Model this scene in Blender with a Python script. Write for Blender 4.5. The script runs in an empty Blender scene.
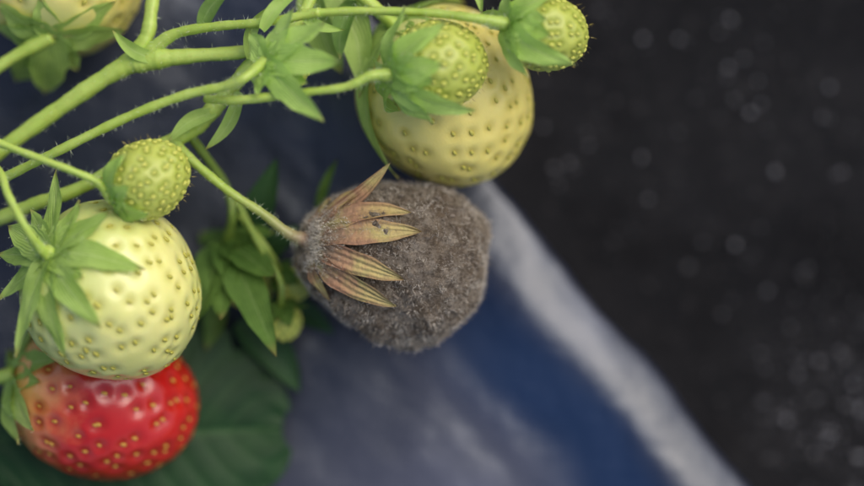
import bpy, math, random
import numpy as np
from mathutils import Vector, noise as mnoise

random.seed(7); np.random.seed(7)
scene = bpy.context.scene
scene.unit_settings.system = 'METRIC'
scene.unit_settings.scale_length = 0.01      # 1 unit = 1 cm
scene.view_settings.view_transform = 'Standard'
scene.view_settings.look = 'None'
scene.view_settings.exposure = 0
U = 57.6; ZF = 3.6; D = 41.667; HC = ZF + D

def sc(z): return (HC - z) / D
def P(x, y, z):                               # frame pixels at height z -> cm
    s = sc(z)
    return np.array([(x - 432) / U * s, (243 - y) / U * s, z], float)
def nrm(v):
    v = np.array(v, float); return v / (np.linalg.norm(v) + 1e-12)

# ------------------------------------------------------------------ helpers
def link(o, parent=None):
    scene.collection.objects.link(o)
    if parent: o.parent = parent
    return o
def empty(name, loc):
    o = bpy.data.objects.new(name, None); o.location = loc; o.empty_display_size = 0.3
    return link(o)
def mesh_obj(name, V, F, mat, parent=None, attr=None, smooth=True):
    me = bpy.data.meshes.new(name)
    V = np.asarray(V, float)
    me.from_pydata(V.tolist(), [], F if isinstance(F, list) else F.tolist())
    if smooth: me.polygons.foreach_set('use_smooth', [True] * len(me.polygons))
    if attr is not None:
        ca = me.color_attributes.new('info', 'FLOAT_COLOR', 'POINT')
        A = np.ones((len(V), 4)); A[:, :attr.shape[1]] = attr
        ca.data.foreach_set('color', A.ravel())
    me.materials.append(mat); me.update()
    return link(bpy.data.objects.new(name, me), parent)

class NT:
    def __init__(s, name):
        s.m = bpy.data.materials.new(name); s.m.use_nodes = True
        s.t = s.m.node_tree; s.b = s.t.nodes['Principled BSDF']; s.out = s.t.nodes['Material Output']
    def n(s, typ, **k):
        x = s.t.nodes.new(typ)
        for a, b in k.items(): setattr(x, a, b)
        return x
    def l(s, a, b): s.t.links.new(a, b)
    def obj(s): return s.n('ShaderNodeTexCoord').outputs['Object']
    def noise(s, scale, detail=4, rough=0.55, vec=None):
        x = s.n('ShaderNodeTexNoise'); x.inputs['Scale'].default_value = scale
        x.inputs['Detail'].default_value = detail; x.inputs['Roughness'].default_value = rough
        s.l(vec or s.obj(), x.inputs['Vector']); return x.outputs['Fac']
    def ramp(s, fac, stops):
        r = s.n('ShaderNodeValToRGB'); e = r.color_ramp.elements
        while len(e) < len(stops): e.new(0.5)
        for i, (p, c) in enumerate(stops):
            e[i].position = min(p, 1.0); e[i].color = (c[0], c[1], c[2], 1) if hasattr(c, '__len__') else (c, c, c, 1)
        s.l(fac, r.inputs['Fac']); return r.outputs['Color']
    def mix(s, fac, a, b, blend='MIX'):
        x = s.n('ShaderNodeMix', data_type='RGBA', blend_type=blend)
        for i, v in ((0, fac), (6, a), (7, b)):
            if isinstance(v, (int, float)): x.inputs[i].default_value = v
            elif isinstance(v, tuple): x.inputs[i].default_value = (*v, 1)
            else: s.l(v, x.inputs[i])
        return x.outputs[2]
    def math(s, op, a, b, c=None):
        x = s.n('ShaderNodeMath', operation=op)
        for i, v in enumerate((a, b, c)):
            if v is None: continue
            if isinstance(v, (int, float)): x.inputs[i].default_value = v
            else: s.l(v, x.inputs[i])
        return x.outputs[0]
    def info(s):
        a = s.n('ShaderNodeVertexColor', layer_name='info')
        q = s.n('ShaderNodeSeparateColor'); s.l(a.outputs['Color'], q.inputs[0]); return q.outputs
    def bump(s, h, strength, dist):
        b = s.n('ShaderNodeBump'); b.inputs['Strength'].default_value = strength
        b.inputs['Distance'].default_value = dist; s.l(h, b.inputs['Height'])
        s.l(b.outputs['Normal'], s.b.inputs['Normal'])
    def set(s, **k):
        for a, v in k.items():
            i = s.b.inputs[a.replace('_', ' ')]
            if hasattr(v, 'links') or hasattr(v, 'is_linked'): s.l(v, i)
            elif isinstance(v, tuple) and len(v) == 3 and i.type == 'RGBA': i.default_value = (*v, 1)
            else: i.default_value = v
    def translucent(s, col, w):
        t = s.n('ShaderNodeBsdfTranslucent'); mx = s.n('ShaderNodeMixShader')
        if isinstance(col, tuple): t.inputs[0].default_value = (*col, 1)
        else: s.l(col, t.inputs[0])
        mx.inputs[0].default_value = w
        s.l(s.b.outputs[0], mx.inputs[1]); s.l(t.outputs[0], mx.inputs[2]); s.l(mx.outputs[0], s.out.inputs[0])

# ---------------------------------------------------------------- materials
def berry_mat(name, ca, cb, cpit, cbase, base_t=(0.0, 0.3), rough=0.3, sss=0.25, coat=0.3, sssr=(0.4, 0.25, 0.1), bumpy=0.25):
    m = NT(name); i = m.info()
    body = m.mix(m.ramp(m.noise(1.1, 3), [(0.35, 0.0), (0.7, 1.0)]), ca, cb)
    ad = m.math('MULTIPLY_ADD', m.noise(2.2, 3), 0.25, i[1])
    body = m.mix(m.ramp(ad, [(base_t[0] + 0.12, 0.0), (base_t[1] + 0.12, 1.0)]), cbase, body)
    body = m.mix(i[0], body, cpit)
    m.set(Base_Color=body, Roughness=rough, Subsurface_Weight=sss, Subsurface_Scale=0.35, Subsurface_Radius=sssr,
          Coat_Weight=coat, Coat_Roughness=0.10)
    m.bump(m.noise(26, 3), bumpy, 0.02)
    return m.m
M_white = berry_mat('unripe_white_flesh', (0.77, 0.75, 0.28), (0.70, 0.71, 0.23), (0.60, 0.57, 0.14), (0.60, 0.70, 0.25), base_t=(0.0, 0.42), rough=0.30, coat=0.4)
M_yellow = berry_mat('unripe_yellow_flesh', (0.78, 0.68, 0.20), (0.72, 0.64, 0.18), (0.62, 0.52, 0.11), (0.62, 0.66, 0.23), rough=0.35)
M_red = berry_mat('ripe_red_flesh', (0.47, 0.008, 0.006), (0.55, 0.018, 0.008), (0.38, 0.02, 0.006), (0.80, 0.46, 0.16), base_t=(0.10, 0.40), rough=0.2, coat=0.5, sssr=(0.3, 0.03, 0.02))
M_green = berry_mat('young_green_flesh', (0.42, 0.49, 0.085), (0.48, 0.53, 0.105), (0.23, 0.29, 0.035), (0.40, 0.54, 0.12), rough=0.45, coat=0.1)

def seed_mat(name, c1, c2):
    m = NT(name); m.set(Base_Color=m.mix(m.noise(3, 2), c1, c2), Roughness=0.4); return m.m
M_seed_w = seed_mat('seed_olive', (0.36, 0.35, 0.05), (0.52, 0.48, 0.09))
M_seed_r = seed_mat('seed_yellow', (0.60, 0.40, 0.05), (0.50, 0.25, 0.04))
M_seed_g = seed_mat('seed_green', (0.64, 0.64, 0.13), (0.48, 0.52, 0.09))
M_seed_m = seed_mat('seed_grey', (0.12, 0.10, 0.08), (0.22, 0.18, 0.14))

m = NT('grey_mold_flesh'); i = m.info()
c = m.mix(m.ramp(m.noise(1.8, 5, 0.7), [(0.38, 0.0), (0.62, 1.0)]), (0.19, 0.145, 0.10), (0.42, 0.37, 0.30))
c = m.mix(m.ramp(m.noise(7, 5, 0.75), [(0.44, 0.0), (0.60, 0.9)]), c, (0.10, 0.075, 0.052))
c = m.mix(m.math('MULTIPLY', i[0], 0.6), c, (0.13, 0.10, 0.075))
m.set(Base_Color=c, Roughness=0.95, Specular_IOR_Level=0.15); m.bump(m.noise(12, 6, 0.8), 1.0, 0.10); M_mold = m.m
m = NT('grey_mold_fuzz'); m.set(Base_Color=m.mix(m.ramp(m.noise(2.6, 5, 0.7), [(0.40, 0.0), (0.60, 1.0)]), (0.22, 0.175, 0.125), (0.68, 0.63, 0.54)), Roughness=0.9); M_fuzz = m.m
m = NT('plant_hair'); m.set(Base_Color=(0.6, 0.68, 0.45), Roughness=0.6); M_hair = m.m
m = NT('style_brown'); m.set(Base_Color=(0.36, 0.28, 0.08), Roughness=0.6); M_style = m.m

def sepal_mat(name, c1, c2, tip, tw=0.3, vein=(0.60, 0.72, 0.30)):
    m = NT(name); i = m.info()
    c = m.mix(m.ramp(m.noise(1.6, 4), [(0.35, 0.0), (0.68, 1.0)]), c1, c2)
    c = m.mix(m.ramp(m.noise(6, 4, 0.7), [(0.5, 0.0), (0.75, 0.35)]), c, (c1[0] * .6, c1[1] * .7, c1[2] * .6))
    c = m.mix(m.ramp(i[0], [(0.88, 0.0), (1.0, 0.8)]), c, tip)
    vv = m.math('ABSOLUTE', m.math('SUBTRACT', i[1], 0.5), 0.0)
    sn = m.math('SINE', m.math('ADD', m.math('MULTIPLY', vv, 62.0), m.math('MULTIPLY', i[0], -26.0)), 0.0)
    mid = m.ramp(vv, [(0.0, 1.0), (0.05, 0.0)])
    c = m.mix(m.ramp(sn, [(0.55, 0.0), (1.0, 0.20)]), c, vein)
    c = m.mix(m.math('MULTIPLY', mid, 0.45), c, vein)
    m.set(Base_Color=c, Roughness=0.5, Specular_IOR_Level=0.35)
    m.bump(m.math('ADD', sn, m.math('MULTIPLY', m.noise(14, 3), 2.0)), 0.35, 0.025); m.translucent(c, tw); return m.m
M_sep = sepal_mat('sepal_green', (0.35, 0.53, 0.10), (0.47, 0.65, 0.17), (0.38, 0.26, 0.08))
M_sep2 = sepal_mat('sepal_bright_green', (0.46, 0.70, 0.14), (0.57, 0.80, 0.21), (0.40, 0.42, 0.12))
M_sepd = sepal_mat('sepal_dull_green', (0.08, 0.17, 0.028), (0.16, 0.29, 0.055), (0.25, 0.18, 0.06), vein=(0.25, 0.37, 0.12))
m = NT('sepal_withered'); i = m.info()
ma = m.math('MULTIPLY', m.math('MULTIPLY_ADD', m.noise(3.5, 4), 0.35, i[0]), 0.8)
c = m.ramp(ma, [(0.20, (0.25, 0.21, 0.16)), (0.36, (0.34, 0.23, 0.15)), (0.55, (0.44, 0.25, 0.14)), (0.74, (0.56, 0.44, 0.17)), (0.92, (0.48, 0.40, 0.17))])
vv = m.math('ABSOLUTE', m.math('SUBTRACT', i[1], 0.5), 0.0)
c = m.mix(m.ramp(vv, [(0.26, 0.0), (0.5, 0.7)]), c, (0.32, 0.16, 0.095))
c = m.mix(m.ramp(m.noise(8, 5, 0.75), [(0.48, 0.0), (0.68, 0.5)]), c, (0.22, 0.15, 0.09))
c = m.mix(m.ramp(m.noise(2.6, 3), [(0.50, 0.0), (0.70, 0.5)]), c, (0.46, 0.47, 0.15))
sn = m.math('SINE', m.math('MULTIPLY', i[1], 24.0), 0.0)
m.set(Base_Color=c, Roughness=0.8); m.bump(m.math('ADD', sn, m.math('MULTIPLY', m.noise(12, 4), 4.0)), 0.5, 0.03); m.translucent(c, 0.12); M_sepm = m.m

m = NT('stem_green'); i = m.info()
c = m.mix(m.ramp(m.noise(2.0, 4), [(0.3, 0.0), (0.7, 1.0)]), (0.35, 0.50, 0.07), (0.46, 0.60, 0.13))
c = m.mix(m.ramp(m.noise(7, 4, 0.7), [(0.52, 0.0), (0.75, 0.4)]), c, (0.30, 0.32, 0.06))
c = m.mix(i[0], c, (0.26, 0.18, 0.12))
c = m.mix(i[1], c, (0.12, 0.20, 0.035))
m.set(Base_Color=c, Roughness=0.42, Subsurface_Weight=0.15, Subsurface_Scale=0.1); m.bump(m.noise(22, 3), 0.25, 0.02); M_stem = m.m

m = NT('leaf_dark_green'); i = m.info()
c = m.mix(m.ramp(m.noise(1.2, 4), [(0.3, 0.0), (0.7, 1.0)]), (0.010, 0.040, 0.012), (0.022, 0.072, 0.020))
c = m.mix(i[0], c, (0.050, 0.12, 0.040))
m.set(Base_Color=c, Roughness=0.55, Specular_IOR_Level=0.3); m.bump(m.noise(9, 4), 0.3, 0.05); m.translucent((0.04, 0.12, 0.02), 0.2); M_leaf = m.m

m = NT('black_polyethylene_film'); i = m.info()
d = m.math('MULTIPLY', m.ramp(m.noise(0.40, 4, 0.5), [(0.28, 0.40), (0.68, 1.0)]), i[0])  # pale sky sheen painted into the base colour, broken up by noise
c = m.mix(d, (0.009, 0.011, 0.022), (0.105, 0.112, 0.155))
c = m.mix(i[1], c, (0.010, 0.026, 0.075))  # blue sky reflection painted in as base tint
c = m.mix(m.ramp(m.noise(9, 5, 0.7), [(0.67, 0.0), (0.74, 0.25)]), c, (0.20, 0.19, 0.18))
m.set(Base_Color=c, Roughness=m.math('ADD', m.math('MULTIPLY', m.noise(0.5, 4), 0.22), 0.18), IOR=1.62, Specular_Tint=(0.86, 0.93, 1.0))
m.bump(m.noise(0.8, 3), 0.4, 0.22); M_film = m.m

m = NT('dark_soil')
c = m.mix(m.ramp(m.noise(0.35, 6, 0.65), [(0.35, 0.0), (0.7, 1.0)]), (0.004, 0.004, 0.006), (0.016, 0.0155, 0.018))
c = m.mix(m.ramp(m.noise(4.0, 6, 0.8), [(0.55, 0.0), (0.66, 0.7)]), c, (0.075, 0.07, 0.072))
m.set(Base_Color=c, Roughness=0.6, Specular_IOR_Level=0.3); m.bump(m.noise(2.2, 7, 0.8), 1.0, 0.35); M_soil = m.m
m = NT('pale_grit'); m.set(Base_Color=m.mix(m.ramp(m.noise(1.8, 2), [(0.4, 0.0), (0.75, 1.0)]), (0.04, 0.04, 0.04), (0.45, 0.45, 0.48)), Roughness=0.5); M_grit = m.m

# ------------------------------------------------------------------ fuzz
def fuzz(name, Pts, Nrm, length, width, mat, parent, rnd=0.5):
    n = len(Pts)
    ln = length * (0.5 + np.random.rand(n, 1))
    dirs = Nrm + rnd * np.random.randn(n, 3); dirs /= np.linalg.norm(dirs, axis=1, keepdims=True)
    side = np.cross(dirs, np.random.randn(n, 3)); side /= np.linalg.norm(side, axis=1, keepdims=True)
    bend = np.random.randn(n, 3) * 0.25 * ln
    a = Pts - side * width / 2; b = Pts + side * width / 2
    mpt = Pts + dirs * ln * 0.6
    t = Pts + dirs * ln + bend
    V = np.stack([a, b, mpt + side * width * .3, mpt - side * width * .3, t], 1).reshape(-1, 3)
    F = []
    for k in range(n):
        o = 5 * k; F.append((o, o + 1, o + 2, o + 3)); F.append((o + 3, o + 2, o + 4))
    return mesh_obj(name, V, F, mat, parent, smooth=False)

# ------------------------------------------------------------------ berry
class Berry:
    def __init__(s, name, x, y, z, rpx, lpx, axis, k=0.1, p=0.85, nseed=200, seed_sz=(0.042, 0.07), pit=0.05, pitw=0.36,
                 body=None, seedm=None, nu=200, nv=130, lump=0.02, sd=1, seed_out=0.0, rough=0.0):
        s.C = P(x, y, z); s.sc = sc(z) / U
        s.R = rpx * s.sc; s.L = lpx * s.sc; s.k = k; s.p = p
        s.a = nrm(axis)
        up = np.array([0, 0, 1.0]) if abs(s.a[2]) < 0.9 else np.array([1.0, 0, 0])
        s.e1 = nrm(np.cross(up, s.a)); s.e2 = np.cross(s.a, s.e1)
        s.B = np.stack([s.e1, s.e2, s.a])
        rs = np.random.RandomState(sd)
        s.ph = rs.rand(6) * 6.28; s.lump = lump; s.rough = rough
        s.root = empty(name, s.C); s.name = name
        th = np.linspace(0.0005, math.pi - 0.0005, nv); ph = np.linspace(0, 2 * math.pi, nu, endpoint=False)
        T, Ph = np.meshgrid(th, ph, indexing='ij')
        V = s.surf(T.ravel(), Ph.ravel()); N = s.normal(T.ravel(), Ph.ravel())
        ga = 2.399963; ii = np.arange(nseed)
        ct = 0.86 - (1.84) * (ii + 0.5) / nseed
        st = np.arccos(np.clip(ct, -1, 1)); sp = ii * ga + rs.randn(nseed) * 0.08
        st = np.clip(st + rs.randn(nseed) * 0.045, 0.4, 3.1)
        S = s.surf(st, sp); SN = s.normal(st, sp)
        area = 4 * math.pi * s.R * (s.R + s.L) / 2; spc = math.sqrt(area / nseed)
        d2 = np.full(len(V), 1e9)
        for c0 in range(0, len(V), 8000):
            q = V[c0:c0 + 8000]
            d2[c0:c0 + 8000] = ((q[:, None, :] - S[None]) ** 2).sum(2).min(1)
        w = pitw * spc
        g = np.exp(-d2 / (w * w))
        V2 = V - N * (g * pit)[:, None]
        if rough:
            dd = np.array([mnoise.noise(Vector(v) * 1.1) * 1.0 + 0.5 * (0.4 - abs(mnoise.noise(Vector(v) * 2.2))) + 0.26 * mnoise.noise(Vector(v) * 6.0) + 0.14 * mnoise.noise(Vector(v) * 14.0) for v in V.tolist()])
            V2 = V2 + N * (dd * rough)[:, None]; V = V2.copy()
        A = np.stack([np.clip(g ** 1.5, 0, 1), (T.ravel() / math.pi), rs.rand(len(V))], 1)
        idx = np.arange(nu * nv).reshape(nv, nu); nx = np.roll(idx, -1, 1)
        F = np.stack([idx[:-1], nx[:-1], nx[1:], idx[1:]], -1).reshape(-1, 4)
        s.obj = mesh_obj('fruit_flesh', s.w(V2), F, body, s.root, A)
        sv = []; sf = []
        nr, nc = 5, 8
        for q in range(nseed):
            n = SN[q]; ax = np.array([0, 0, 1.0]); tdir = ax - n * n[2]; tdir = nrm(tdir); bdir = np.cross(n, tdir)
            c = S[q] - n * (pit * 0.85 - seed_out); f = 0.8 + 0.35 * rs.rand(); o = len(sv)
            an = rs.randn() * 0.15; tdir, bdir = tdir * math.cos(an) + bdir * math.sin(an), bdir * math.cos(an) - tdir * math.sin(an)
            for r in range(nr + 1):
                tt = math.pi * r / nr
                for cc in range(nc):
                    pp = 2 * math.pi * cc / nc
                    wd = seed_sz[0] * math.sin(tt) * (1 - 0.25 * math.cos(tt))
                    sv.append(c + f * (tdir * (-math.cos(tt)) * seed_sz[1] + bdir * math.cos(pp) * wd + n * math.sin(pp) * wd * 0.75))
            for r in range(nr):
                for cc in range(nc):
                    c2 = (cc + 1) % nc
                    sf.append((o + r * nc + cc, o + r * nc + c2, o + (r + 1) * nc + c2, o + (r + 1) * nc + cc))
        mesh_obj('achenes', s.w(np.array(sv)), sf, seedm, s.root)
        s.S = S; s.SN = SN; s.V = V; s.N = N; s.sepV = []; s.sepF = []; s.sepA = []
    def rad(s, T):
        return s.R * np.sin(T) ** s.p * (1 + s.k * np.cos(T))
    def surf(s, T, Ph):
        r = s.rad(T); q = s.ph
        r = r * (1 + s.lump * (np.sin(2 * Ph + q[0] + T) + 0.7 * np.sin(3 * Ph + q[1] - 2 * T) + 0.6 * np.sin(5 * Ph + q[2] + 3 * T)))
        zz = -s.L * np.cos(T) * (1 + s.lump * np.sin(Ph + q[3]))
        return np.stack([r * np.cos(Ph), r * np.sin(Ph), zz], 1)
    def normal(s, T, Ph):
        e = 1e-3; T = np.clip(T, 0.02, math.pi - 0.02)
        n = np.cross(s.surf(T + e, Ph) - s.surf(T - e, Ph), s.surf(T, Ph + e) - s.surf(T, Ph - e))
        n /= (np.linalg.norm(n, axis=1, keepdims=True) + 1e-12)
        pos = s.surf(T, Ph); sg = np.sign((n * pos).sum(1, keepdims=True)); sg[sg == 0] = 1
        return n * sg
    def w(s, V): return V @ s.B
    def path(s, ln, th0, curve, curl, start, gap, nL):
        pos = np.array([start, -s.L * 1.01]); th = th0; ds = ln / nL; out = [(pos[0], pos[1], th)]
        for i in range(nL):
            t = i / nL
            th = th0 + curve * ln * t - curl * t * t * t * 2
            q = pos + np.array([math.cos(th), math.sin(th)]) * ds
            if abs(q[1]) < s.L * 0.999:
                T = math.acos(-q[1] / s.L); Rz = float(s.rad(np.array([T]))[0]) * (1 + s.lump) + gap
                if q[0] < Rz: q[0] = Rz
            dq = q - pos; q = pos + dq / (np.linalg.norm(dq) + 1e-9) * ds
            pos = q; out.append((pos[0], pos[1], th))
        return out
    def sepal(s, psi, length, width, th0=0.1, curve=None, curl=0.5, cup=0.15, gap=0.03, start=0.04, wave=0.03, side=0.0, pk=0.5, maxs=1.7):
        """psi: heading of the sepal tip in plan, length: plan length"""
        W = width * s.sc / 2; L0 = length * s.sc; ln = L0
        if curve is None: curve = 1.0 / s.R
        nL, nW = 22, 9
        want = np.array([math.cos(math.radians(psi)), math.sin(math.radians(psi))])
        for it in range(4):
            pa = s.path(ln, th0, curve, curl, start, gap, nL)
            r_, z_ = pa[-1][0], pa[-1][1] + s.L
            best = None
            for al in np.arange(0, 360, 3):
                e = s.e1 * math.cos(math.radians(al)) + s.e2 * math.sin(math.radians(al))
                tip = e * r_ + s.a * z_; l2 = np.linalg.norm(tip[:2]) + 1e-9
                cost = 1 - (tip[:2] / l2) @ want - 0.12 * e[2]
                if best is None or cost < best[0]: best = (cost, al, l2)
            ln = min(max(ln * L0 / best[2], L0 * 0.8), L0 * maxs)
        al = math.radians(best[1])
        v = np.array([math.cos(al), math.sin(al), 0.0]); b = np.cross([0, 0, 1.0], v)
        pa = s.path(ln, th0, curve, curl, start, gap, nL); o = len(s.sepV); rr = random.random() * 6
        side = side + random.uniform(-0.05, 0.05)
        if pk <= 0.5: prof = lambda t: (t + 0.10) ** 0.5 * max(1 - t, 0) ** 0.92
        else: prof = lambda t: (0.16 + t) ** 1.0 * max(1 - t, 0) ** 0.85
        mx = max(prof(t / 50) for t in range(50))
        for i in range(nL + 1):
            t = i / nL; r0, z0, th = pa[i]
            w = W * prof(t) / mx; off = side * ln * t * t
            for j in range(nW):
                vv = -1 + 2 * j / (nW - 1)
                h = cup * w * vv * vv - 0.10 * w * math.exp(-(vv / 0.2) ** 2) + wave * math.sin(rr + 9 * t + 3 * vv) * abs(vv)
                nr_ = (math.sin(th), -math.cos(th))    # away from fruit
                wj = w * (1 + 0.05 * math.sin(rr * 3 + 23 * t + (3 if vv > 0 else 0)))
                p = v * (r0 + nr_[0] * h) + b * (vv * wj + off) + np.array([0, 0, 1.0]) * (z0 + nr_[1] * h)
                z = p[2]
                if abs(z) < s.L * 0.999:
                    T = math.acos(-z / s.L); Rz = float(s.rad(np.array([T]))[0]) * (1 + s.lump) + gap + 0.5 * gap * vv * vv + max(0, h) * 0.5
                    r = math.hypot(p[0], p[1])
                    if r < Rz and r > 1e-6: p[0] *= Rz / r; p[1] *= Rz / r
                s.sepV.append(p); s.sepA.append((t, (vv + 1) / 2, random.random()))
        for i in range(nL):
            for j in range(nW - 1):
                a = o + i * nW + j; s.sepF.append((a, a + 1, a + nW + 1, a + nW))
    def finish(s, mat, hairs=0):
        if not s.sepV: return
        V = s.w(np.array(s.sepV))
        mesh_obj('calyx', V, s.sepF, mat, s.root, np.array(s.sepA))
        if hairs:
            A = np.array(s.sepA); edge = np.where((A[:, 1] < 0.01) | (A[:, 1] > 0.99))[0]
            e = np.random.choice(edge, hairs); q = V[e] + np.random.randn(hairs, 3) * 0.012
            cen = V[(e // 9) * 9 + 4]; d = V[e] - cen; d /= (np.linalg.norm(d, axis=1, keepdims=True) + 1e-6)
            fuzz('calyx_hairs', q, d, 0.05, 0.004, M_hair, s.root)
    def calyx_pt(s, out=0.0): return s.C + s.w(np.array([[0, 0, -s.L - out]]))[0]

def styles(b, mat, length=0.09):
    fuzz('styles', b.w(b.S + b.SN * 0.03), b.w(b.SN), length, 0.012, mat, b.root, 0.35)

# ---- grey mouldy berry (centre)
mo = Berry('moldy_strawberry', 395, 258, 2.35, 78, 93, (0.88, -0.17, -0.42), k=-0.18, p=0.82, nseed=150, seed_sz=(0.03, 0.05),
           pit=0.03, body=M_mold, seedm=M_seed_m, lump=0.022, sd=4, rough=0.19, nu=240, nv=160)
for psi, ln, wd, side in ((6, 108, 26, 0.0), (28, 104, 23, 0.04), (-19, 98, 23, 0.0), (-40, 104, 24, 0.0), (50, 80, 18, -0.02), (-80, 56, 18, 0.05), (80, 46, 18, 0)):
    mo.sepal(psi, ln, wd, th0=0.35, curve=0.66, curl=0.0, gap=0.10, cup=0.16, side=side, wave=0.05, pk=0.6)
mo.finish(M_sepm)
k = np.random.choice(len(mo.V), 32000)
fuzz('mold_fuzz', mo.w(mo.V[k]), mo.w(mo.N[k]), 0.075, 0.008, M_fuzz, mo.root, 0.75)
# mould creeping over the sepal bases
sv = mo.w(np.array(mo.sepV)); sa = np.array(mo.sepA); pr = np.clip(0.50 - sa[:, 0], 0, 1) ** 1.3; pr /= pr.sum()
k = np.random.choice(len(sv), 5200, p=pr); q = sv[k] + np.random.randn(len(k), 3) * 0.03
nn = q / np.linalg.norm(q, axis=1, keepdims=True)
fuzz('calyx_mold', q, nn, 0.06, 0.008, M_fuzz, mo.root, 0.8)

# ---- white berry (left)
wh = Berry('unripe_strawberry', 114, 292, 3.45, 88, 92, (0.60, -0.42, -0.68), k=0.06, p=0.88, nseed=215, seed_sz=(0.034, 0.064),
           pit=0.045, pitw=0.32, body=M_white, seedm=M_seed_w, sd=11, seed_out=0.012)
for psi, ln, wd, th, cv in ((-4, 100, 30, 0.05, None), (-56, 92, 30, 0.0, None), (-84, 106, 28, 0.1, None), (-112, 104, 28, -0.1, 0.4), (94, 84, 24, -0.1, 0.25), (40, 76, 30, 0.0, 0.4),
                        (150, 56, 32, -0.2, .4), (180, 60, 30, -0.1, .4), (215, 72, 28, 0.0, .4), (66, 60, 26, 0.0, 0.3), (-30, 46, 24, 0.1, None), (122, 50, 26, -0.1, .3)):
    wh.sepal(psi, ln, wd, th0=th, curve=cv, curl=0.3, gap=0.035)
wh.finish(M_sep, hairs=500)

# ---- red berry
rd = Berry('ripe_strawberry', 104, 398, 1.45, 80, 95, (0.86, -0.26, -0.35), k=0.05, p=0.85, nseed=190, seed_sz=(0.030, 0.052),
           pit=0.06, pitw=0.34, body=M_red, seedm=M_seed_r, sd=21, seed_out=0.004)
for psi, ln, wd, th in ((22, 56, 30, 0.1), (-12, 34, 28, 0.1), (-60, 60, 34, -0.2), (-85, 66, 34, -0.2), (80, 70, 34, 0.2), (130, 60, 30, -.2), (200, 60, 30, -.2)):
    rd.sepal(psi, ln, wd, th0=th, curl=0.2, gap=0.035)
rd.finish(M_sep, hairs=200)

# ---- small green berry (left centre)
g1 = Berry('green_strawberry', 149, 178, 4.3, 40, 43, (0.70, 0.46, -0.15), k=0.1, p=0.9, nseed=140, seed_sz=(0.036, 0.054),
           pit=0.045, pitw=0.42, body=M_green, seedm=M_seed_g, sd=31, seed_out=0.018, nu=150, nv=90)
for psi, ln, wd, th in ((-25, 42, 30, 0.0), (78, 50, 24, 0.0), (200, 26, 22, -0.2), (-75, 30, 26, 0.0), (35, 26, 24, 0.1)):
    g1.sepal(psi, ln, wd, th0=th, curl=0.2)
g1.finish(M_sep2, hairs=200); styles(g1, M_style, 0.06)

# ---- yellow berry (upper centre)
ye = Berry('unripe_strawberry', 446, 97, 2.1, 87, 92, (0.45, -0.62, -0.35), k=0.04, p=0.88, nseed=205, seed_sz=(0.034, 0.058),
           pit=0.045, pitw=0.32, body=M_yellow, seedm=M_seed_w, sd=41, seed_out=0.010)
for psi, ln, wd, th in ((-105, 150, 24, 0.0), (-128, 80, 30, 0.0), (165, 60, 34, 0.0), (60, 70, 34, 0), (-20, 60, 30, 0.1), (-60, 60, 34, 0.1), (110, 60, 30, 0)):
    ye.sepal(psi, ln, wd, th0=th, curl=0.1, gap=0.04)
ye.finish(M_sep)

# ---- green berry over the yellow one
g2 = Berry('green_strawberry', 438, 66, 4.3, 47, 52, (0.86, 0.20, -0.40), k=0.08, p=0.88, nseed=150, seed_sz=(0.036, 0.053),
           pit=0.045, pitw=0.42, body=M_green, seedm=M_seed_g, sd=51, seed_out=0.016, nu=150, nv=90)
for psi, ln, wd, th in ((-30, 90, 32, 0.0), (8, 52, 34, 0.1), (48, 74, 30, 0.0), (95, 70, 30, -0.1), (-62, 62, 34, 0.0), (-125, 56, 28, -0.3), (140, 44, 28, -.3), (-10, 44, 28, 0.1)):
    g2.sepal(psi, ln, wd, th0=th, curl=0.45)
g2.finish(M_sep2, hairs=300); styles(g2, M_style, 0.06)

# ---- green berry at the end of the long pedicel (upper right)
g3 = Berry('green_strawberry', 547, 33, 4.2, 38, 44, (0.88, -0.16, -0.38), k=0.08, p=0.88, nseed=125, seed_sz=(0.034, 0.050),
           pit=0.04, pitw=0.42, body=M_green, seedm=M_seed_g, sd=61, seed_out=0.016, nu=140, nv=90)
for psi, ln, wd, th in ((-40, 78, 30, -0.1), (-82, 56, 28, -0.2), (0, 38, 32, 0.1), (38, 62, 28, 0.0), (100, 42, 26, -0.3), (-18, 44, 30, 0.1), (150, 30, 20, -0.6)):
    g3.sepal(psi, ln, wd, th0=th, curl=0.45)
g3.finish(M_sep2, hairs=300); styles(g3, M_style, 0.08)

# ---- set flower with closed calyx
g4 = Berry('strawberry_bud', 284, 68, 4.2, 22, 26, (0.66, -0.20, -0.60), k=0.05, nseed=60, seed_sz=(0.035, 0.05),
           pit=0.03, body=M_green, seedm=M_seed_g, sd=71, seed_out=0.03, nu=80, nv=50)
for psi, ln, wd, th in ((-50, 88, 30, 0.0), (-4, 78, 34, 0.1), (36, 72, 32, 0.1), (68, 60, 28, 0.0), (-105, 36, 28, -0.2), (-26, 50, 34, 0.4), (120, 34, 26, -0.3), (16, 40, 30, 0.4)):
    g4.sepal(psi, ln, wd, th0=th, curve=0.5, curl=0.4)
g4.finish(M_sep2, hairs=300)

# ---- pale berry in the top-left corner
tl = Berry('unripe_strawberry', 62, -22, 1.8, 82, 74, (0.05, 0.78, -0.50), k=0.05, nseed=180, seed_sz=(0.036, 0.06),
           pit=0.055, pitw=0.34, body=M_yellow, seedm=M_seed_w, sd=81, nu=150, nv=100)
for psi, ln, wd, th in ((-140, 66, 44, -0.3), (-105, 56, 40, -0.4), (-60, 36, 34, -0.2), (-5, 74, 34, -0.1), (22, 74, 30, 0.1), (180, 60, 38, 0.2), (95, 34, 30, 0.3), (155, 60, 36, 0.2)):
    tl.sepal(psi, ln, wd, th0=th, curve=0.6, curl=0.3)
tl.finish(M_sep)

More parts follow.
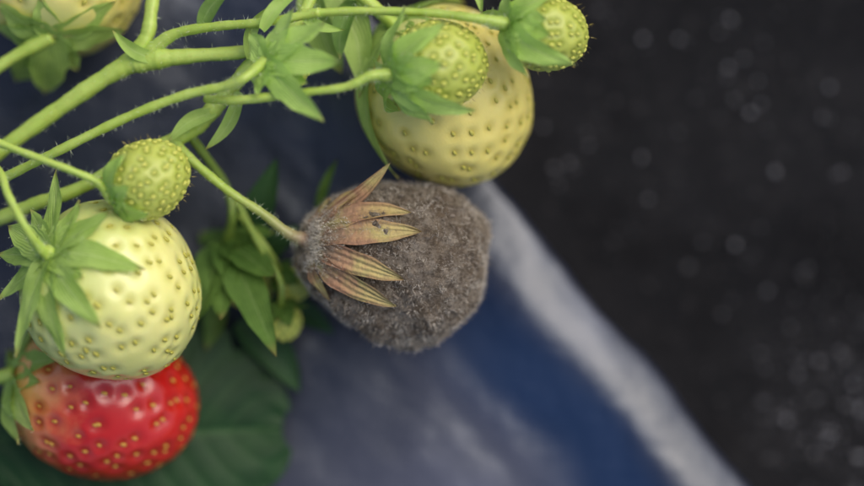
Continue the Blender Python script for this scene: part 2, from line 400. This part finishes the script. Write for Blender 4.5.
# ---- low, shaded buds beside the mouldy berry
b1 = Berry('strawberry_bud', 243, 272, 1.0, 32, 40, (0.35, -0.76, -0.4), k=0.1, nseed=60, pit=0.03, body=M_green, seedm=M_seed_g, sd=91, nu=80, nv=50)
for psi, ln, wd, th in ((-62, 126, 40, 0.1), (-88, 76, 44, 0.2), (-112, 90, 44, 0.1), (-38, 66, 36, 0.0), (170, 40, 34, 0.1), (20, 50, 34, 0.0), (-75, 50, 36, 0.4)):
    b1.sepal(psi, ln, wd, th0=th, curve=0.45, curl=0.5)
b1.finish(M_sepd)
b2 = Berry('strawberry_bud', 284, 322, 1.6, 18, 20, (0.1, -0.8, -0.4), nseed=50, pit=0.02, body=M_green, seedm=M_seed_g, sd=92, nu=60, nv=40)
for psi, ln, wd, th in ((-60, 24, 20, 0.2), (-120, 24, 20, 0.2), (10, 26, 18, 0.2), (170, 26, 18, 0.2)):
    b2.sepal(psi, ln, wd, th0=th, curve=0.8, curl=0.2)
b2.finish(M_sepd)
b3 = Berry('strawberry_bud', 292, 284, 1.5, 16, 19, (0.6, -0.6, -0.3), nseed=40, pit=0.02, body=M_green, seedm=M_seed_g, sd=93, nu=60, nv=40)
for psi, ln, wd, th in ((-30, 24, 18, 0.3), (-90, 24, 18, 0.3), (60, 26, 18, 0.2), (170, 30, 18, 0.0)):
    b3.sepal(psi, ln, wd, th0=th, curve=0.8, curl=0.2)
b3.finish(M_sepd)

# ------------------------------------------------------------------ stems
plant = empty('strawberry_plant', (0, 0, 0))
def tube(name, pts, mat=M_stem, brown=None, dark=0.0, hair=0, sides=14):
    Q = []
    for q in pts:
        if len(q) == 4: Q.append([*P(q[0], q[1], q[2]), 0.93 * q[3] / U * sc(q[2])])
        else: Q.append([*q[0], q[1]])
    Q = np.array(Q, float); n = len(Q)
    E = np.vstack([2 * Q[0] - Q[1], Q, 2 * Q[-1] - Q[-2]]); R = []
    for i in range(n - 1):
        p0, p1, p2, p3 = E[i:i + 4]; m_ = 14
        for j in range(m_):
            t = j / m_
            R.append(0.5 * ((2 * p1) + (-p0 + p2) * t + (2 * p0 - 5 * p1 + 4 * p2 - p3) * t * t + (-p0 + 3 * p1 - 3 * p2 + p3) * t ** 3))
    R.append(Q[-1]); R = np.array(R)
    V = []; A = []; Nn = []; u = None
    for i in range(len(R)):
        tg = nrm(R[min(i + 1, len(R) - 1), :3] - R[max(i - 1, 0), :3])
        if u is None: u = nrm(np.cross(tg, [0.1, 0.2, 1.0]))
        u = nrm(u - tg * (u @ tg)); v = np.cross(tg, u)
        f = i / (len(R) - 1)
        rr = R[i, 3] * (1 + 0.05 * math.sin(i * 0.7) + 0.03 * math.sin(i * 1.9))
        for k_ in range(sides):
            a = 2 * math.pi * k_ / sides; d = u * math.cos(a) + v * math.sin(a)
            V.append(R[i, :3] + d * rr * (1 + 0.05 * math.sin(4 * a))); Nn.append(d)
            A.append((0 if brown is None else min(1, max(0, (f - brown[0]) / (brown[1] - brown[0]))), dark, 0))
    F = []
    for i in range(len(R) - 1):
        for k_ in range(sides):
            k2 = (k_ + 1) % sides; F.append((i * sides + k_, i * sides + k2, (i + 1) * sides + k2, (i + 1) * sides + k_))
    F.append(tuple(range(sides))[::-1]); F.append(tuple((len(R) - 1) * sides + k_ for k_ in range(sides)))
    o = mesh_obj(name, V, F, mat, plant, np.array(A))
    if hair:
        V = np.array(V); Nn = np.array(Nn); k_ = np.random.choice(len(V), hair)
        k3 = np.minimum(k_ + sides, len(V) - 1); mixf = np.random.rand(hair, 1)
        fuzz(name + '_hairs', V[k_] * (1 - mixf) + V[k3] * mixf, Nn[k_], 0.07, 0.005, M_hair, plant, 0.35)

def C(b, r): return (tuple(b.calyx_pt(-0.02)), r / U)
def Co(b, dx, dy, dz, r):
    c = b.calyx_pt(0.0) + np.array([dx, dy, dz]); return (tuple(c), r / U)
tube('main_truss', [(-170, 330, 0.2, 13), (-110, 230, 1.8, 11), (-20, 165, 2.6, 9), (60, 108, 2.9, 9), (118, 70, 3.1, 10), (150, 60, 3.2, 12), (190, 56, 3.3, 8), (262, 48, 3.4, 7), (300, 18, 3.4, 7), (322, -30, 3.2, 6)], hair=500)
tube('truss_fork', [(118, 70, 3.1, 8), (145, 40, 3.2, 8), (152, 5, 3.1, 7), (160, -60, 2.6, 7)], hair=100)
tube('truss_second_branch', [(146, 55, 3.2, 9), (175, 34, 3.4, 6), (220, 26, 3.7, 5), (268, 22, 4.0, 5), (320, 12, 4.2, 5)], hair=300)
tube('pedicel_long', [(300, 14, 4.1, 5), (360, 11, 4.3, 4.5), (430, 13, 4.5, 4.5), (472, 18, 4.7, 5), Co(g3, -0.32, 0.05, 0.12, 5.5), C(g3, 7)], hair=500)
tube('pedicel_arched', [(-90, 225, 2.6, 6), (20, 170, 3.6, 5), (60, 150, 4.0, 5), (130, 116, 4.3, 5), (185, 95, 4.5, 5), (222, 87, 4.65, 5.2), (244, 78, 4.8, 5), C(g4, 6)], hair=600)
tube('pedicel_middle', [(205, 99, 4.2, 4), (240, 100, 4.5, 5), (300, 93, 4.7, 4.2), (345, 87, 4.8, 4.5), Co(g2, -0.35, -0.02, 0.12, 5), C(g2, 7)], hair=500)
tube('pedicel_small', [(-120, 100, 2.8, 5), (-30, 132, 4.2, 4.2), (30, 155, 4.6, 4), (75, 172, 4.7, 4), (98, 183, 4.6, 4.5), C(g1, 6)], hair=400)
tube('pedicel_white', [(-60, 120, 3.2, 5), (-6, 165, 4.2, 4.6), (8, 195, 4.8, 4.4), (24, 225, 5.1, 4.4), Co(wh, -0.12, 0.1, 0.2, 5.5), C(wh, 9)], hair=300)
tube('pedicel_low', [(-120, 260, 1.6, 8), (-10, 222, 2.6, 8), (35, 204, 2.9, 7), (80, 188, 3.0, 7), (150, 150, 3.0, 7), (190, 132, 3.0, 8), (214, 108, 3.1, 9), (240, 78, 3.3, 8), (262, 48, 3.4, 7)], hair=300)
tube('pedicel_moldy', [(172, 140, 3.0, 6), (196, 164, 3.2, 5), (230, 192, 3.3, 4.6), (262, 213, 3.3, 4.8), (288, 233, 3.2, 6), Co(mo, -0.10, 0.04, 0.0, 8), (tuple(mo.calyx_pt(-0.14)), 0.22)], brown=(0.30, 0.80), hair=350)
tube('pedicel_red', [(-120, 330, 1.0, 6), (-50, 380, 1.8, 5), C(rd, 8)])
tube('pedicel_yellow', [(300, -20, 3.0, 6), (350, -10, 3.2, 6), C(ye, 7)])
tube('pedicel_corner', [(-60, 150, 2.0, 6), (-30, 110, 2.2, 6), (-5, 70, 2.4, 6), C(tl, 8)])
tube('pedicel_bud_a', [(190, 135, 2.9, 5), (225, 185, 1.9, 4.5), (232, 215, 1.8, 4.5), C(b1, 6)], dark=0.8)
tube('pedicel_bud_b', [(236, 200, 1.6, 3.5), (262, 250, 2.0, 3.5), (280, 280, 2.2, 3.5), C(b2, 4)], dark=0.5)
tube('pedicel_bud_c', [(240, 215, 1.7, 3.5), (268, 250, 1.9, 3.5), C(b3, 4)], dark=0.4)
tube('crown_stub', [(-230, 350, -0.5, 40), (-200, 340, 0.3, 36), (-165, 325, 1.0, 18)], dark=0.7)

def blade(name, base, tip, width, mat, parent=plant, bow=0.2, droop=0.0, nL=18, nW=7, twist=0.0):
    a = P(*base); b = P(*tip); d = b - a; ln = np.linalg.norm(d); d = d / ln
    side = nrm(np.cross([0, 0, 1.0], d)); up = np.cross(d, side); W = width / U / 2
    side, up = side * math.cos(twist) + up * math.sin(twist), up * math.cos(twist) - side * math.sin(twist)
    V = []; A = []; F = []; rr = random.random() * 6
    for i in range(nL + 1):
        t = i / nL; w = W * ((t + .06) ** 0.6 * (1 - t) ** 0.9) / 0.60
        for j in range(nW):
            v = -1 + 2 * j / (nW - 1)
            V.append(a + d * ln * t + side * (v * w + bow * ln * math.sin(math.pi * t) * 0.5) + up * (0.45 * w * v * v + droop * math.sin(math.pi * t) + 0.02 * math.sin(rr + 8 * t + 2 * v)))
            A.append((t, (v + 1) / 2, 0))
    for i in range(nL):
        for j in range(nW - 1):
            q = i * nW + j; F.append((q, q + 1, q + nW + 1, q + nW))
    return mesh_obj(name, V, F, mat, parent, np.array(A))
blade('bract_1', (158, 60, 3.3), (112, 30, 3.5), 22, M_sep)
blade('bract_2', (215, 112, 3.2), (168, 142, 3.4), 24, M_sep, bow=-0.2)
blade('bract_3', (240, 92, 3.4), (205, 150, 3.3), 22, M_sep, bow=0.2)
blade('bract_4', (250, 60, 3.6), (272, 5, 3.8), 20, M_sep, bow=0.3)
blade('bract_5', (262, 30, 4.1), (305, -12, 4.3), 22, M_sep2, bow=0.2)
blade('bract_6', (300, 14, 4.1), (345, 30, 4.0), 16, M_sep2, bow=-0.2)
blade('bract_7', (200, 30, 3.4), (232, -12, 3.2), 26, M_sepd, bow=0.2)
blade('bract_8', (470, -22, 4.2), (482, 14, 4.3), 14, M_sep, bow=0.1)
blade('bract_9', (330, -20, 2.6), (362, 90, 2.9), 56, M_sep, bow=0.15)
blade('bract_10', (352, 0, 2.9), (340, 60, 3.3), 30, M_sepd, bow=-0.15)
blade('bract_11', (310, -16, 2.2), (342, 74, 2.2), 60, M_sep, bow=-0.1)
blade('young_leaflet_a', (232, 240, 1.0), (277, 158, 1.7), 52, M_leaf, bow=-0.15)
blade('young_leaflet_b', (318, 215, 1.2), (338, 158, 1.7), 16, M_sepd, bow=0.1)
blade('moldy_back_sepal', (322, 220, 3.2), (391, 162, 3.5), 24, M_sepm, bow=-0.1)
blade('young_leaflet_c', (240, 320, 0.7), (300, 392, 0.5), 60, M_leaf, bow=0.15)
blade('young_leaflet_d', (270, 300, 0.7), (334, 334, 0.6), 40, M_leaf, bow=0.15)
blade('young_leaflet_e', (262, 262, 1.0), (300, 225, 1.2), 40, M_leaf, bow=0.15)
blade('young_leaflet_f', (215, 285, 0.9), (206, 350, 0.8), 40, M_sepd, bow=0.15)

# ------------------------------------------------------------------ leaves
def leaf(parent, base, tip, width, teeth=13, fold=0.12, sag=0.3):
    a = P(*base); b = P(*tip); d = b - a; ln = np.linalg.norm(d); d /= ln
    side = nrm(np.cross([0, 0, 1.0], d)); up = np.cross(d, side); W = width / U / 2
    nL, nW = teeth * 10, 41; V = []; A = []; F = []
    for i in range(nL + 1):
        t = i / nL; w = W * (math.sin(math.pi * min(1, t * 0.97 + 0.015) ** 1.15) ** 0.55)
        saw = (t * teeth) % 1.0
        for j in range(nW):
            v = -1 + 2 * j / (nW - 1); av = abs(v)
            ww = w * (1 + 0.22 * (saw ** 0.8 - 0.5) * av ** 3)
            tt = t + 0.03 * av * av
            phs = (t * teeth - av * 2.2) % 1.0
            vein = max(0, 1 - min(phs, 1 - phs) / 0.10) ** 1.0
            mid = math.exp(-(v / 0.03) ** 2)
            z = -0.015 * vein + 0.018 * math.sin(math.pi * phs) + fold * w * av - sag * v * v * w * 0.5 - sag * (t - 0.4) ** 2 * ln * 0.4 - 0.06 * mid
            z += 0.10 * mnoise.noise(Vector((t * 4, v * 2, ln)))
            V.append(a + d * ln * tt + side * v * ww + up * z); A.append((max(vein * 0.6 * (1 - av * .4), mid), t, 0))
    for i in range(nL):
        for j in range(nW - 1):
            q = i * nW + j; F.append((q, q + 1, q + nW + 1, q + nW))
    return mesh_obj('leaflet', V, F, M_leaf, parent, np.array(A))
lf = empty('strawberry_leaf', (0, 0, 0))
leaf(lf, (-30, 440, 0.95), (282, 430, 0.75), 250, teeth=11)
leaf(lf, (-40, 470, 0.65), (205, 640, 0.5), 240)
leaf(lf, (-60, 440, 0.6), (-120, 660, 0.5), 220)
lf2 = empty('strawberry_leaf', (0, 0, 0))
leaf(lf2, (-260, 330, 2.5), (-520, 420, 2.6), 260); leaf(lf2, (-250, 310, 2.6), (-440, 130, 3.0), 260); leaf(lf2, (-250, 350, 2.5), (-380, 560, 2.0), 250)

# ------------------------------------------------------------------ bed with plastic film and furrow
n_ = nrm((0.785, 0.62, 0)); t_ = nrm((0.62, -0.785, 0))      # across shoulder, along shoulder
O = P(616, 330, 0)
def grade(a, b, fine, lo, hi):
    xs = [lo]; x = lo
    while x < hi:
        if a <= x <= b: st = fine
        else: st = fine + 0.12 * (a - x if x < a else x - b)
        x += max(st, fine); xs.append(x)
    return np.array(xs)
ps = grade(-14, 12, 0.14, -420, 420)
def sst(x, a, b):
    t = np.clip((x - a) / (b - a), 0, 1); return float(t * t * (3 - 2 * t))
qs_top = np.concatenate([-np.array([78, 74, 70, 62, 55, 48, 40, 33, 28, 25]) * 1.0, -np.arange(22, 3.4, -0.22), -np.arange(3.4, -0.001, -0.07)])
nP = len(ps)
def topz(p, q):
    amp = sst(p, -4.6, -0.5)
    rise = sst(q, -2.6, -0.75) * 0.30 * amp
    # rounded shoulder: slope steepens progressively towards the edge
    fall = float(np.clip((q + 1.15) / 1.15, 0, 1)) ** 2.0 * 0.42 * (0.15 + 0.85 * amp)
    z = rise - fall
    nz = mnoise.noise(Vector((p * 0.16, q * 0.30, 1.3))) * 0.45 + mnoise.noise(Vector((p * 0.4, q * 0.4, 5.3))) * 0.10
    nz += 0.05 * mnoise.noise(Vector((p * 0.9, q * 1.6, 8.3)))
    w = 1.0 if q < -2.4 else max(0.25, (-q) / 2.4)
    z += nz * 0.55 * w - 0.2
    z -= 0.03 * math.exp(-((q + 3.3 + 0.15 * math.sin(p * 0.7)) / 0.3) ** 2) * sst(p, -4, 0)
    if q < -60: z -= 5.0 * sst(-q, 62, 76)
    return z
rows = []; at = []
for q in qs_top:
    rows.append([(q + (0.10 * math.sin(p * 0.4) + 0.07 * mnoise.noise(Vector((p * 0.5, 0, 0))) + 0.04 * mnoise.noise(Vector((p * 1.6, 0, 7)))) * (1 if q > -8 else 0), topz(p, q), p) for p in ps])
    for p in ps:
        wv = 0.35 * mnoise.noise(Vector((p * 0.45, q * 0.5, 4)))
        sheen = (0.05 + 0.95 * sst(p, -4.0, 1.2)) * (1 - sst(q + wv, -3.3, -1.7)) * (1 - 0.5 * sst(-q, 5.6, 7.6))  # sky sheen on the flat top, painted as colour
        sheen += 0.50 * sst(q + wv * 0.7, -1.5, -0.6) * sst(p, -5, -2) * (0.85 + 0.8 * mnoise.noise(Vector((p * 0.6, q, 2))))  # bright band along the fold, its sheen painted into the same mask
        sky_refl = sst(q + wv, -3.6, -2.0) * (1 - sst(q + wv * 0.7, -1.5, -0.5)) * (0.15 + 0.85 * sst(p, -4.5, 0.0))  # sky reflection beside the fold, painted as a blue tint
        at.append((max(0, min(1, sheen)), sky_refl, 0))
last = rows[-1]
for dq, dz in ((0.08, -0.10), (0.10, -0.24), (0.08, -0.5), (0.05, -0.9), (0.0, -1.5), (-0.1, -2.4), (0.1, -3.2), (0.6, -3.8), (1.6, -4.4)):
    rows.append([(a[0] + dq + 0.1 * mnoise.noise(Vector((a[2] * .6, dz, 3))), a[1] + dz, a[2]) for a in last])
    at += [(0.05, 0.2, 0)] * nP
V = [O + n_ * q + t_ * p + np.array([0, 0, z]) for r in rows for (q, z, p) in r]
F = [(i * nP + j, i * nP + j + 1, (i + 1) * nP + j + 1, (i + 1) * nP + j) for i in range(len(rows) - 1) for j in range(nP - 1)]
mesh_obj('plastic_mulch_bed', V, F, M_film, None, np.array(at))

# ground sheet reaching the horizon, finer near the view
ZG = -3.0
def gz(x, y): return ZG + (0.45 * mnoise.fractal(Vector((x * 0.35, y * 0.35, 2)), 1.0, 2.0, 4) if abs(x) < 60 and abs(y) < 60 else 0)
gx = np.unique(np.concatenate([-np.geomspace(12, 30000, 26), np.arange(-12, 16, 0.25), np.geomspace(16, 30000, 26)]))
gy = np.unique(np.concatenate([-np.geomspace(9, 30000, 26), np.arange(-9, 9, 0.25), np.geomspace(9, 30000, 26)]))
GV = [(xx, yy, gz(xx, yy)) for yy in gy for xx in gx]
nx_ = len(gx)
GF = [(i * nx_ + j, i * nx_ + j + 1, (i + 1) * nx_ + j + 1, (i + 1) * nx_ + j) for i in range(len(gy) - 1) for j in range(nx_ - 1)]
mesh_obj('ground', GV, GF, M_soil)

rs = np.random.RandomState(3); GV = []; GF = []
for q in range(2600):
    x = rs.uniform(0.5, 13); y = rs.uniform(-7, 7)
    if rs.rand() < 0.45: x = rs.normal(8.0, 1.3); y = rs.normal(-3.5, 1.6)
    s_ = 0.010 + 0.045 * rs.rand() ** 5
    if (np.array([x, y]) - O[:2]) @ n_[:2] < 0.8: continue
    z = gz(x, y); o = len(GV); A_ = rs.rand(3) * 0.6 + 0.7
    for r in range(5):
        for c_ in range(6):
            tt = math.pi * r / 4; pp = math.pi * c_ / 3
            GV.append((x + s_ * A_[0] * math.sin(tt) * math.cos(pp) * rs.uniform(.8, 1.2), y + s_ * A_[1] * math.sin(tt) * math.sin(pp) * rs.uniform(.8, 1.2), z + s_ * 0.7 + s_ * A_[2] * 0.8 * math.cos(tt)))
    for r in range(4):
        for c_ in range(6):
            c2 = (c_ + 1) % 6; GF.append((o + r * 6 + c_, o + r * 6 + c2, o + r * 6 + 6 + c2, o + r * 6 + 6 + c_))
mesh_obj('grit', GV, GF, M_grit)

# ------------------------------------------------------------------ light
el, az = math.radians(52), math.radians(50)
W = bpy.data.worlds.new('World'); scene.world = W; W.use_nodes = True
nt = W.node_tree; bg = nt.nodes['Background']
sky = nt.nodes.new('ShaderNodeTexSky'); sky.sky_type = 'NISHITA'; sky.sun_disc = False
sky.sun_elevation = el; sky.sun_rotation = az; sky.air_density = 1.0; sky.dust_density = 4.5; sky.ozone_density = 1.0
nt.links.new(sky.outputs[0], bg.inputs[0]); bg.inputs[1].default_value = 0.15
sun = bpy.data.lights.new('sun', 'SUN'); sun.energy = 1.35; sun.angle = math.radians(60); sun.color = (1, 0.96, 0.9)
so = link(bpy.data.objects.new('sun', sun))
sd_ = Vector((math.sin(az) * math.cos(el), math.cos(az) * math.cos(el), math.sin(el)))
so.rotation_euler = sd_.to_track_quat('Z', 'Y').to_euler(); so.location = sd_ * 60

cam = bpy.data.cameras.new('camera'); cam.lens = 100; cam.sensor_width = 36
cam.clip_start = 1; cam.clip_end = 60000
co = link(bpy.data.objects.new('camera', cam)); co.location = (0, 0, HC); co.rotation_euler = (0, 0, 0)
cam.dof.use_dof = True; cam.dof.focus_distance = HC - 3.8
cam.dof.aperture_fstop = 0.1 / 2.5
scene.camera = co
